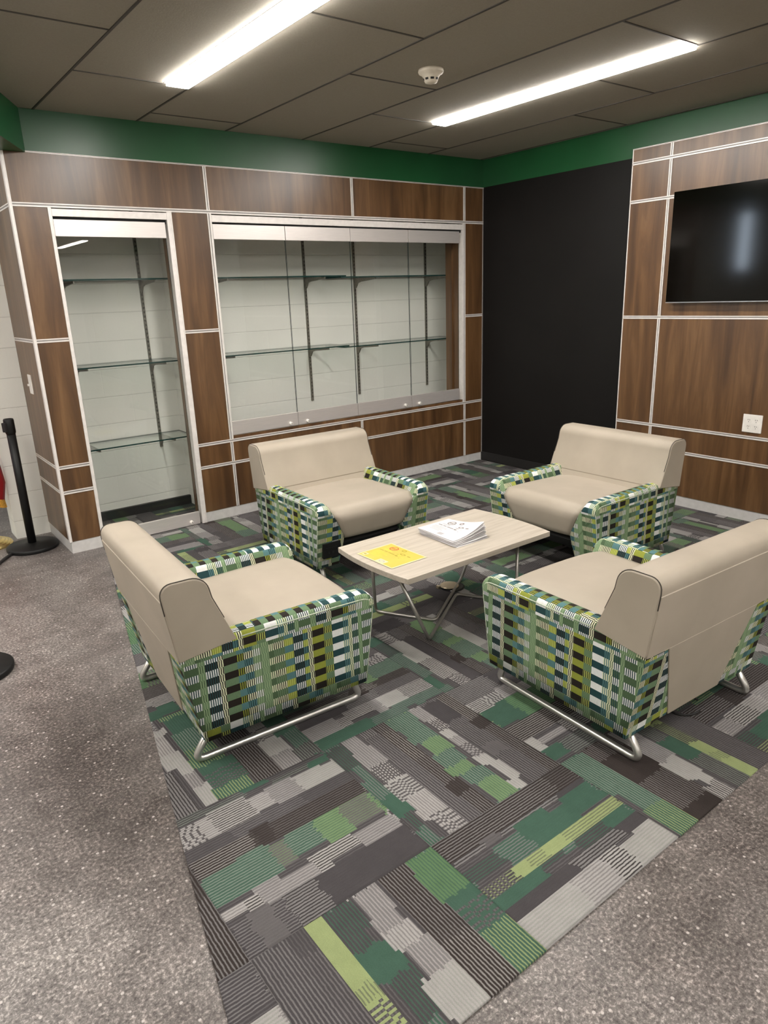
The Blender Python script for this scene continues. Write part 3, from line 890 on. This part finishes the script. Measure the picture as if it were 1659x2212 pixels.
# ================================================================== LOUNGE CHAIRS
def box_uv(o, side=1):
    me = o.data
    uv = me.uv_layers.new(name='UVMap')
    me.calc_loop_triangles() if False else None
    for p in me.polygons:
        n = p.normal
        for li in p.loop_indices:
            c = me.vertices[me.loops[li].vertex_index].co
            if abs(n.y) > .6: u, v = (-c.x if n.y > 0 else c.x), c.z
            elif n.z > .55: u, v = c.y + .31, .49 + (.33 - c.x)
            else: u, v = (c.y + .31 if n.x > 0 else c.y + .16), c.z
            uv.data[li].uv = (u, v)

Vh = .385
def make_arm(parent, sg):
    # cross-section (y, z), from the outer bottom round to the inner bottom
    sec = [(Vh, .100), (Vh, .20), (Vh, .30), (Vh, .40), (Vh, .445), (Vh - .004, .458), (Vh - .012, .467), (Vh - .024, .471), (Vh - .05, .4725), (.325, .471), (.312, .466), (.304, .457), (.298, .444),
           (.278, .405), (.258, .365), (.236, .320), (.215, .280), (.206, .255), (.214, .20), (.226, .15), (.238, .100)]
    zt = .4725
    def xf(z): return .325 + (z - .10) * (.052 / .37)
    def xr(z): return -.335 - (z - .112) * (.051 / .311)
    ds = [0, .003, .008, .016, .028, .042, .06, .10, .25, .45, .62]
    R_ = .055
    rings = []
    for d in ds:
        ring = []
        drop = (R_ - math.sqrt(max(0, R_ * R_ - (R_ - min(d, R_)) ** 2))) if d < R_ else 0
        ins = (.010 - math.sqrt(max(0, .010 ** 2 - (.010 - min(d, .010)) ** 2))) if d < .010 else 0
        for (y, z) in sec:
            k = min(1, max(0, (z - (zt - 1.6 * R_)) / (1.6 * R_)))
            z2 = z - drop * k
            yc = .30
            y2 = y - ins if y > yc else y + ins * .6
            ring.append((xf(z) - d, sg * y2, z2))
        rings.append(ring)
    ring = []
    for (y, z) in sec:
        zz = z if z < .44 else .44
        ring.append((xr(zz) if z < .44 else -.386, sg * y, zz))
    rings.append(ring)
    n = len(sec); v = [p for r_ in rings for p in r_]; f = []
    for i in range(len(rings) - 1):
        for k in range(n):
            f.append((i * n + k, i * n + (k + 1) % n, (i + 1) * n + (k + 1) % n, (i + 1) * n + k))
    f.append(tuple(range(n))); f.append(tuple((len(rings) - 1) * n + k for k in range(n)))
    o = mesh_obj('arm', v, f, M['fabric'], parent, False, False)
    box_uv(o)
    for p in o.data.polygons: p.use_smooth = len(p.vertices) == 4
    # welt along the outer front and top edge
    path = [(xf(.10) - .004, sg * (Vh - .002), .100), (xf(.3) - .004, sg * (Vh - .002), .30), (xf(.41) - .005, sg * (Vh - .002), .40), (xf(.45) - .018, sg * (Vh - .002), .436), (xf(.45) - .045, sg * (Vh - .001), .449), (.2, sg * (Vh - .001), .452), (-.17, sg * (Vh - .001), .452)]
    m = MB(); m.tube(fillet(path, .02, 3), .0022, 6)
    m.build('piping', M['piping'], o, smooth=True, world=False)
    return o

def make_chair():
    r = empty('lounge_chair', (0, 0, 0))
    make_arm(r, 1); make_arm(r, -1)
    # body behind the seat
    b = MB()
    b.prism([(-.3335, .106), (-.3845, .423), (-.25, .423), (-.25, .16), (-.28, .106)], -.300, .300, 'y')
    bo = b.build('body', M['fabric'], r, world=False); box_uv(bo)
    b = MB(); b.prism([(-.26, .13), (-.26, .25), (.25, .25), (.29, .20), (.22, .13)], -.215, .215, 'y')
    b.build('underframe', M['void'], r, world=False)
    # taupe centre panel on the back
    m = MB(); N = 17; v = []
    zs = [.108 + (.423 - .108) * k / 11 for k in range(12)] + [.4245, .46, .50, .56, .645, .650]
    for k, z in enumerate(zs):
        if k < 12:
            x = -.335 - (z - .112) * (.051 / .311) - .0035; w = .155 + (.268 - .155) * (z - .108) / .315
        else:
            x = -.3875 - (z - .424) * .144 - (.0014 if z < .648 else -.004); w = .386
        for s, dx in ((-1, .0010), (-.985, 0), (0, 0), (.985, 0), (1, .0010)):
            v.append((x + dx, s * w, z))
    f = []
    for k in range(N):
        for j in range(4): f.append((k * 5 + j, k * 5 + j + 1, (k + 1) * 5 + j + 1, (k + 1) * 5 + j))
    n0 = len(v)
    v += [(a[0] + .02, a[1], a[2]) for a in v]
    for k in range(N):
        for j in range(4): f.append((n0 + k * 5 + j, n0 + (k + 1) * 5 + j, n0 + (k + 1) * 5 + j + 1, n0 + k * 5 + j + 1))
        f.append((k * 5, (k + 1) * 5, n0 + (k + 1) * 5, n0 + k * 5)); f.append((k * 5 + 4, n0 + k * 5 + 4, n0 + (k + 1) * 5 + 4, (k + 1) * 5 + 4))
    for j in range(4): f.append((j, n0 + j, n0 + j + 1, j + 1)); f.append((N * 5 + j, N * 5 + j + 1, n0 + N * 5 + j + 1, n0 + N * 5 + j))
    mesh_obj('back_panel', v, f, M['vinyl'], r, False, False)
    # seat: profile swept across, width following the arms
    prof = [(-.24, .30), (-.24, .418)]
    for k in range(1, 9): prof.append((-.24 + .50 * k / 8, .418 + .014 * math.sin(PI * .5 * k / 8)))
    cx, cz, rr = .300, .362, .070
    for k in range(0, 9):
        a = PI / 2 - (PI / 2 + .18) * k / 8
        prof.append((cx + rr * math.cos(a) * 1.04, cz + rr * math.sin(a)))
    prof += [(.362, .31), (.356, .275), (.349, .254), (.335, .243), (.30, .240), (.0, .240)]
    NV = 16; v = []; f = []
    for (x, z) in prof:
        hw = .2025 + (z - .26) * .515
        for j in range(NV + 1):
            q = -1 + 2 * j / NV
            e = abs(q) ** 6
            puff = .005 * (1 - q * q) if z > .41 else 0
            ed = .012 * e if z > .40 else (.010 * e if x > .33 else 0)
            v.append((x - (.008 * e if x > .33 else 0) + (.004 * (1 - q * q) if x > .3 else 0), q * (hw + .004), z + puff - (ed if z > .40 else 0)))
    for i in range(len(prof) - 1):
        for j in range(NV): f.append((i * (NV + 1) + j, i * (NV + 1) + j + 1, (i + 1) * (NV + 1) + j + 1, (i + 1) * (NV + 1) + j))
    L = len(prof) - 1
    f.append(tuple(i * (NV + 1) for i in range(L + 1))); f.append(tuple(i * (NV + 1) + NV for i in range(L + 1)))
    f.append(tuple([j for j in range(NV + 1)] + [L * (NV + 1) + j for j in range(NV, -1, -1)]))
    so = mesh_obj('seat', v, f, M['vinyl'], r, False, False)
    for p in so.data.polygons: p.use_smooth = len(p.vertices) == 4
    # back cushion
    def arc(c, rad, a0, a1, n=7): return [(c[0] + rad * math.cos(a0 + (a1 - a0) * k / n), c[1] + rad * math.sin(a0 + (a1 - a0) * k / n)) for k in range(n + 1)]
    pr = [(-.186, .450), (-.188, .456), (-.222, .540), (-.255, .622)] + arc((-.322, .642), .062, .20, PI / 2) + arc((-.383, .667), .037, PI / 2, PI + .13, 6) + [(-.4195, .655), (-.413, .60), (-.400, .52), (-.390, .440), (-.387, .424)]
    n = len(pr)
    ys = [(-.394, 1), (-.390, .35), (-.384, 0), (-.20, 0), (0, 0), (.20, 0), (.384, 0), (.390, .35), (.394, 1)]
    ccx = sum(p[0] for p in pr) / n; ccz = sum(p[1] for p in pr) / n
    v = []; f = []
    for y, s in ys:
        for (x, z) in pr:
            dx, dz = ccx - x, ccz - z; l = math.hypot(dx, dz)
            k = s * .006 / l
            bow = 0
            v.append((x + dx * k + (bow if x > -.33 else 0), y, z + dz * k + (0 if z < .46 else bow * .3)))
    for i in range(len(ys) - 1):
        for k in range(n): f.append((i * n + k, i * n + (k + 1) % n, (i + 1) * n + (k + 1) % n, (i + 1) * n + k))
    f.append(tuple(range(n))); f.append(tuple((len(ys) - 1) * n + k for k in range(n)))
    nb = len(v)
    # lower tongue of the cushion between the arms
    q = [(-.1585, .382), (-.2010, .486), (-.30, .486), (-.30, .382)]
    hw_ = .300
    v += [(a, -hw_, b) for a, b in q] + [(a, hw_, b) for a, b in q]
    f += [(nb, nb + 1, nb + 2, nb + 3), (nb + 4, nb + 5, nb + 6, nb + 7)] + [(nb + i, nb + (i + 1) % 4, nb + 4 + (i + 1) % 4, nb + 4 + i) for i in range(4)]
    bc = mesh_obj('back_cushion', v, f, M['vinyl'], r, False, False)
    for p in bc.data.polygons: p.use_smooth = len(p.vertices) == 4 and p.area < .06
    for sg in (-1, 1):
        m = MB(); m.tube([(x, sg * .3885, z) for (x, z) in pr[2:-3]], .0017, 6); m.build('seam', M['seam'], bc, smooth=True, world=False)
    # sled legs
    for sg in (-1, 1):
        y = sg * .333
        path = fillet([(-.295, y, .118), (-.372, y + sg * .004, .0135), (.318, y, .0135), (.275, y, .112)], [.048, .035], 10)
        m = MB(); m.tube(path, .0132, 14); m.build('sled_leg', M['steel'], r, smooth=True, world=False)
    return r

def copy_tree(o, parent=None):
    c = o.copy(); COL.objects.link(c); c.parent = parent
    for ch in list(o.children): copy_tree(ch, c)
    return c

CH = 'patterned lounge chairs around the low table'
ch0 = make_chair()
specs = [((-3.610, -2.281), -3.3, 'taupe and green patterned lounge chair at the left, its back to the concrete floor'),
         ((-2.475, -3.229), 87.6, 'taupe and green patterned lounge chair in the right foreground, seen from behind'),
         ((-2.440, -1.240), -91.5, 'taupe and green patterned lounge chair before the wide display case, with a black socket box'),
         ((-1.379, -2.196), 179.4, 'taupe and green patterned lounge chair in front of the black wall, facing left')]
chairs = []
for k, ((x, y), a, lab) in enumerate(specs):
    c = ch0 if k == 0 else copy_tree(ch0)
    c.location = (x, y, .006); c.rotation_euler = (0, 0, math.radians(a))
    tag(c, lab, 'armchair', CH); chairs.append(c)
# socket module on the arm of the far left chair
m = MB(); m.box(.325, .3545, -.352, -.238, .160, .247, 0)
pm = m.build('power_module', M['blackplastic'], chairs[2], world=False, bevel=.002)
tag(pm, 'black socket box')
m = MB(); m.box(.3542, .3552, -.335, -.265, .218, .222)
for yy in (-.318, -.290, -.265): m.box(.3542, .3552, yy - .006, yy + .006, .185, .197)
m.build('socket_slots', M['bezel'], pm, world=False)

# cord under the foreground chair
m = MB()
pts = []
for k in range(17):
    a = -0.2 + 2 * PI * k / 16 * .8
    pts.append((-2.40 + .075 * math.cos(a), -3.46 + .055 * math.sin(a) - .03, .0105))
m.tube(pts, .0042, 8)
tag(m.build('coiled_cord', M['blackrubber'], smooth=True), 'black power cord coiled on the carpet behind the foreground chair', 'cord')

# ================================================================== TABLE
TC = (-2.490, -2.240)
ZT = .380
tb = empty('coffee_table', (TC[0], TC[1], .006))
def top_outline(hx=.462, hy=.270, bul=.025, n=16):
    p = []
    for k in range(n + 1):
        t = -1 + 2 * k / n; p.append((TC[0] + hx + bul * (1 - t * t), TC[1] + hy * t))
    for k in range(n + 1):
        t = 1 - 2 * k / n; p.append((TC[0] - hx - bul * (1 - t * t), TC[1] + hy * t))
    return p
m = MB(); m.prism(top_outline(), ZT - .026, ZT, 'z'); m.build('tabletop', M['ash'], tb, bevel=.0015)
def c2(p): return (2 * TC[0] - p[0], 2 * TC[1] - p[1], p[2])
r_ = .0085
fz = .006 + r_
Pp = [(-2.925, -2.405, ZT - .028), (-2.790, -2.452, fz), (-2.345, -2.160, fz), (-2.185, -2.437, fz), (-2.15, -2.405, ZT - .028)]
for nm, P_ in (('a', Pp), ('b', [c2(p) for p in Pp])):
    m = MB(); m.tube(fillet(P_, [.022, .028, .03], 8), r_, 12)
    for e in (P_[0], P_[-1]): m.lathe([(.020, 0), (.020, .0025)], (e[0], e[1], ZT - .0285), 16)
    m.build('wire_leg', M['rodsteel'], tb, smooth=False)
for o in tb.children:
    if o.name.startswith('wire_leg'):
        for p in o.data.polygons: p.use_smooth = len(p.vertices) == 4
tag(tb, 'low coffee table with pale ash top and bent steel rod legs between the chairs', 'coffee table')

# flyers -------------------------------------------------------------
def quad_patch(m, P, u0, u1, v0, v1, dz, mi, n=1):
    """small printed patch on a sheet given by the mapping P(u,v)->(x,y,z)"""
    v = []; f = []
    nu = max(1, int((u1 - u0) / .06)); nv = max(1, int((v1 - v0) / .06))
    for j in range(nv + 1):
        for i in range(nu + 1):
            a = P(u0 + (u1 - u0) * i / nu, v0 + (v1 - v0) * j / nv); v.append((a[0], a[1], a[2] + dz))
    for j in range(nv):
        for i in range(nu): f.append((j * (nu + 1) + i, j * (nu + 1) + i + 1, (j + 1) * (nu + 1) + i + 1, (j + 1) * (nu + 1) + i))
    m.add(v, f, mi)
def disc_patch(m, P, u, v, ru, rv, dz, mi, inner=0.0, n=24):
    vs = []; f = []
    for k in range(n):
        a = 2 * PI * k / n; p = P(u + ru * math.cos(a), v + rv * math.sin(a)); vs.append((p[0], p[1], p[2] + dz))
    if inner:
        for k in range(n):
            a = 2 * PI * k / n; p = P(u + ru * inner * math.cos(a), v + rv * inner * math.sin(a)); vs.append((p[0], p[1], p[2] + dz))
        for k in range(n): f.append((k, (k + 1) % n, n + (k + 1) % n, n + k))
    else: f.append(tuple(range(n)))
    m.add(vs, f, mi)
def print_art(m, P, dz, heavy, soft, accent):
    """flyer artwork: u runs along the long edge from the round emblem, v down the text"""
    disc_patch(m, P, .28, .20, .095, .105, dz, accent, .76)
    quad_patch(m, P, .20, .36, .175, .20, dz, accent); quad_patch(m, P, .22, .33, .215, .235, dz, accent)
    disc_patch(m, P, .50, .13, .055, .055, dz, heavy, .6)
    for k in range(3): quad_patch(m, P, .465 + .03 * k, .475 + .03 * k, .09, .17, dz, heavy)
    for a, b in ((.11, .22), (.24, .33), (.35, .52)): quad_patch(m, P, a, b, .425, .455, dz, heavy)
    quad_patch(m, P, .15, .36, .335, .365, dz, soft)
    disc_patch(m, P, .62, .30, .07, .04, dz, heavy, .55); disc_patch(m, P, .78, .30, .045, .02, dz, heavy)
    disc_patch(m, P, .58, .45, .04, .025, dz, heavy); quad_patch(m, P, .52, .60, .36, .375, dz, heavy)
    quad_patch(m, P, .68, .75, .42, .432, dz, soft); quad_patch(m, P, .68, .72, .50, .512, dz, heavy); disc_patch(m, P, .60, .38, .03, .03, dz, soft, .5)
    for k, (a, b) in enumerate(((.10, .42), (.10, .47), (.10, .38), (.14, .44), (.14, .40))):
        quad_patch(m, P, a, b, .53 + .055 * k, .548 + .055 * k, dz, soft)

def sheet(name, c, rot, z0, w, h, curl, mats, art=None, parent=None, base_mi=0, nu=14, nv=10):
    ca, sa = math.cos(rot), math.sin(rot)
    def P(u, v):
        # u along +x side (long), v along -y
        x = (u - .5) * w; y = (.5 - v) * h
        z = z0 + curl(u, v)
        return (c[0] + ca * x - sa * y, c[1] + sa * x + ca * y, z)
    m = MB(); v = []; f = []
    for j in range(nv + 1):
        for i in range(nu + 1): v.append(P(i / nu, j / nv))
    for j in range(nv):
        for i in range(nu): f.append((j * (nu + 1) + i, j * (nu + 1) + i + 1, (j + 1) * (nu + 1) + i + 1, (j + 1) * (nu + 1) + i))
    N0 = len(v); v2 = [(a, b, z + .0005) for a, b, z in v]
    m.add(v2, f, base_mi); m.add(v, f, base_mi)
    edge = [i for i in range(nu)] + [nu + j * (nu + 1) for j in range(nv)] + [(nv + 1) * (nu + 1) - 1 - i for i in range(nu)] + [(nv - j) * (nu + 1) for j in range(nv)]
    ev = [v[i] for i in edge] + [v2[i] for i in edge]; n = len(edge)
    m.add(ev, [(i, (i + 1) % n, n + (i + 1) % n, n + i) for i in range(n)], base_mi)
    if art: art(m, P)
    me = bpy.data.meshes.new(name); me.from_pydata(m.v, [], m.f)
    for mm in mats: me.materials.append(mm)
    for p, k in zip(me.polygons, m.m): p.material_index = k; p.use_smooth = True
    o = bpy.data.objects.new(name, me); COL.objects.link(o)
    return o

# single yellow flyer, long side along y
def ycurl(u, v): return .0015 + .0012 * math.sin(u * 3 + 1) * math.sin(v * 3)
def yart(m, P0):
    # rotate artwork so that the text line runs along y: art u -> -y, art v -> -x
    def P(u, v): return P0(1 - v, u)
    v = []
    quad_patch(m, P, .035, .965, .035, .965, .0007, 1)
    quad_patch(m, P, .07, .17, .80, .93, .0010, 0); disc_patch(m, P, .12, .865, .03, .03, .0012, 3)
    quad_patch(m, P, .50, .72, .80, .965, .0010, 0)
    disc_patch(m, P, .61, .885, .07, .05, .0012, 6, .65)
    print_art(m, P, .0011, 3, 4, 5)
sheet_y = sheet('flyer', (-2.829, -2.237), 0.015, ZT, .212, .266, ycurl, [M['paleyellow'], M['yellow'], M['paper'], M['oliveink'], M['yellowsoft'], M['redink'], M['inksoft']], yart)
tag(sheet_y, 'yellow printed flyer lying flat at the left end of the coffee table', 'flyer')

# stack of white flyers
NSH = 14
for k in range(NSH):
    t = k / (NSH - 1)
    top = k == NSH - 1
    lift = .012 * t
    def curl(u, v, t=t, k=k):
        # the front right corner of the upper sheets is curled up
        q = max(0.0, (u + .8 * v - .85) / .95)
        return .0012 + .0019 * k + .052 * t ** 1.3 * q * q + .0022 * t * (math.sin(v * 4.0 + 1.0) + 1) * (1 - q)
    jx, jy, jr = random.uniform(-.005, .005), random.uniform(-.005, .005), random.uniform(-.035, .035) - .02 * (1 - t)
    if top: jx = jy = 0; jr = 0
    cx_, cy_ = -2.428, -2.236 + .028 * t
    art = None
    if top:
        def art(m, P0):
            def P(u, v): return P0(1 - v, u)
            quad_patch(m, P, .47, .60, .80, .92, .0011, 2)
            print_art(m, P, .0011, 1, 2, 1)
    o = sheet('flyer', (cx_ + jx, cy_ + jy), jr + .01, ZT, .214, .262, curl, [M['paper'], M['ink'], M['inksoft']], art)
    if top: tag(o, 'white printed flyer on top of the stack on the coffee table', 'flyer', 'white flyers stacked on the coffee table')
    else: tag(o, 'plain-edged white flyer under the top sheet of the stack on the coffee table', 'flyer', 'white flyers stacked on the coffee table')

# floor box under the table
fb = empty('floor_outlet', (-2.285, -2.062, .006))
m = MB(); m.lathe([(.066, 0.0), (.068, .004), (.058, .007), (.001, .007)], (-2.285, -2.062, .006), 36); m.build('outlet_ring', M['bezel'], fb, smooth=False)
m = MB(); m.lathe([(.050, 0.0), (.052, .003), (.048, .006), (.001, .007)], (-2.300, -2.055, .016), 36); m.build('outlet_cover', M['brass'], fb, smooth=False)
m = MB(); m.box(-2.362, -2.348, -2.035, -2.015, .007, .022); m.build('hinge', M['brass'], fb)
tag(fb, 'round brass floor outlet cover on the carpet under the coffee table', 'floor outlet')

# ================================================================== STANCHIONS, FLAG
def stanchion(c, label, ang=PI):
    r = empty('stanchion_post', (c[0], c[1], 0))
    m = MB(); m.lathe([(.158, 0), (.162, .006), (.162, .022), (.155, .028), (.05, .034), (.036, .040), (.001, .040)], (c[0], c[1], 0), 48)
    o = m.build('base', M['blackplastic'], r)
    for p in o.data.polygons: p.use_smooth = len(p.vertices) == 4
    m = MB(); m.tube([(c[0], c[1], .036), (c[0], c[1], .80)], .0265, 28); o = m.build('post', M['blackplastic'], r)
    for p in o.data.polygons: p.use_smooth = len(p.vertices) == 4
    m = MB(); m.lathe([(.0265, .775), (.0315, .79), (.0315, .868), (.028, .876), (.024, .876), (.022, .872), (.001, .872)], (c[0], c[1], 0), 28)
    o = m.build('belt_head', M['blackplastic'], r)
    for p in o.data.polygons: p.use_smooth = len(p.vertices) == 4
    m = MB()
    dx, dy = math.cos(ang), math.sin(ang); px, py = -dy, dx
    v = []
    for zz in (.795, .855):
        for a, b in ((.028, -.014), (.046, -.014), (.046, .014), (.028, .014)): v.append((c[0] + dx * a + px * b, c[1] + dy * a + py * b, zz))
    m.add(v, [(0, 1, 2, 3), (4, 5, 6, 7), (0, 1, 5, 4), (1, 2, 6, 5), (2, 3, 7, 6), (3, 0, 4, 7)])
    m.build('belt_clip', M['blackrubber'], r, bevel=.003)
    tag(r, label, 'stanchion')
stanchion((-3.920, .322), 'black stanchion post on a round base beside the block wall', PI + .5)
stanchion((-4.505, -1.345), 'black stanchion post whose round base shows at the left photo edge', PI + .5)
m = MB()
pts = [Vector(p) for p in ((-4.03, .30, .012), (-4.06, .26, .011), (-4.12, .18, .011), (-4.20, .05, .011), (-4.35, -.10, .011))]
m.tube(fillet(pts, .05, 4), .010, 10)
tag(m.build('floor_cable', M['blackrubber'], smooth=True), 'thick black cable on the floor by the stanchion base', 'cable')

fs = empty('flag_stand', (-4.15, .57, 0))
m = MB(); m.lathe([(.150, 0), (.152, .010), (.146, .020), (.138, .018), (.130, .028), (.122, .026), (.112, .036), (.103, .034), (.090, .045), (.080, .043), (.060, .055), (.030, .060), (.020, .075), (.001, .075)], (-4.15, .57, 0), 48)
m.build('base', M['gold'], fs)
m = MB(); m.tube([(-4.15, .57, .06), (-4.15, .57, 2.3)], .012, 12); m.build('pole', M['brass'], fs, smooth=True)
tag(fs, 'gold ribbed round base of a flag stand at the left photo edge', 'flag stand')
# hanging flag: pleated cloth
fl = empty('flag', (-4.14, .47, 0.2))
NU, NVV = 28, 16
def flagpt(i, j):
    a = i / NU; zt_, t = 2.2, j / NVV
    z = .66 + (1.9 - .66) * t if False else None
    ang = a * 2 * PI * 1.0
    spread = .03 + .085 * (1 - t) ** .8
    # cloth gathers round the pole, the free corner hangs lowest to the right
    rad = spread * (1 + .25 * math.cos(5 * ang))
    x = -4.150 + rad * math.cos(ang) ; y = .57 + .75 * rad * math.sin(ang)
    zb = .30 + .10 * (1 - math.cos(ang - .2)) * 1.0
    z = zb + (2.2 - zb) * t
    bul = .045 * math.exp(-((z - .47) / .13) ** 2) * max(0, math.cos(ang))
    return (x + bul, y, z)
v = [flagpt(i, j) for j in range(NVV + 1) for i in range(NU)]
f = [(j * NU + i, j * NU + (i + 1) % NU, (j + 1) * NU + (i + 1) % NU, (j + 1) * NU + i) for j in range(NVV) for i in range(NU)]
mesh_obj('cloth', v, f, M['flagred'], fl, True)
v = []; f = []
for i in range(NU):
    a = flagpt(i, 0); b = (a[0] + .006, a[1], a[2] - .055 - .004 * (i % 2)); v += [a, b]
for i in range(NU): j = (i + 1) % NU; f.append((2 * i, 2 * j, 2 * j + 1, 2 * i + 1))
mesh_obj('fringe', v, f, M['fringe'], fl, False)
tag(fl, 'red flag with gold fringe hanging at the left photo edge', 'flag')
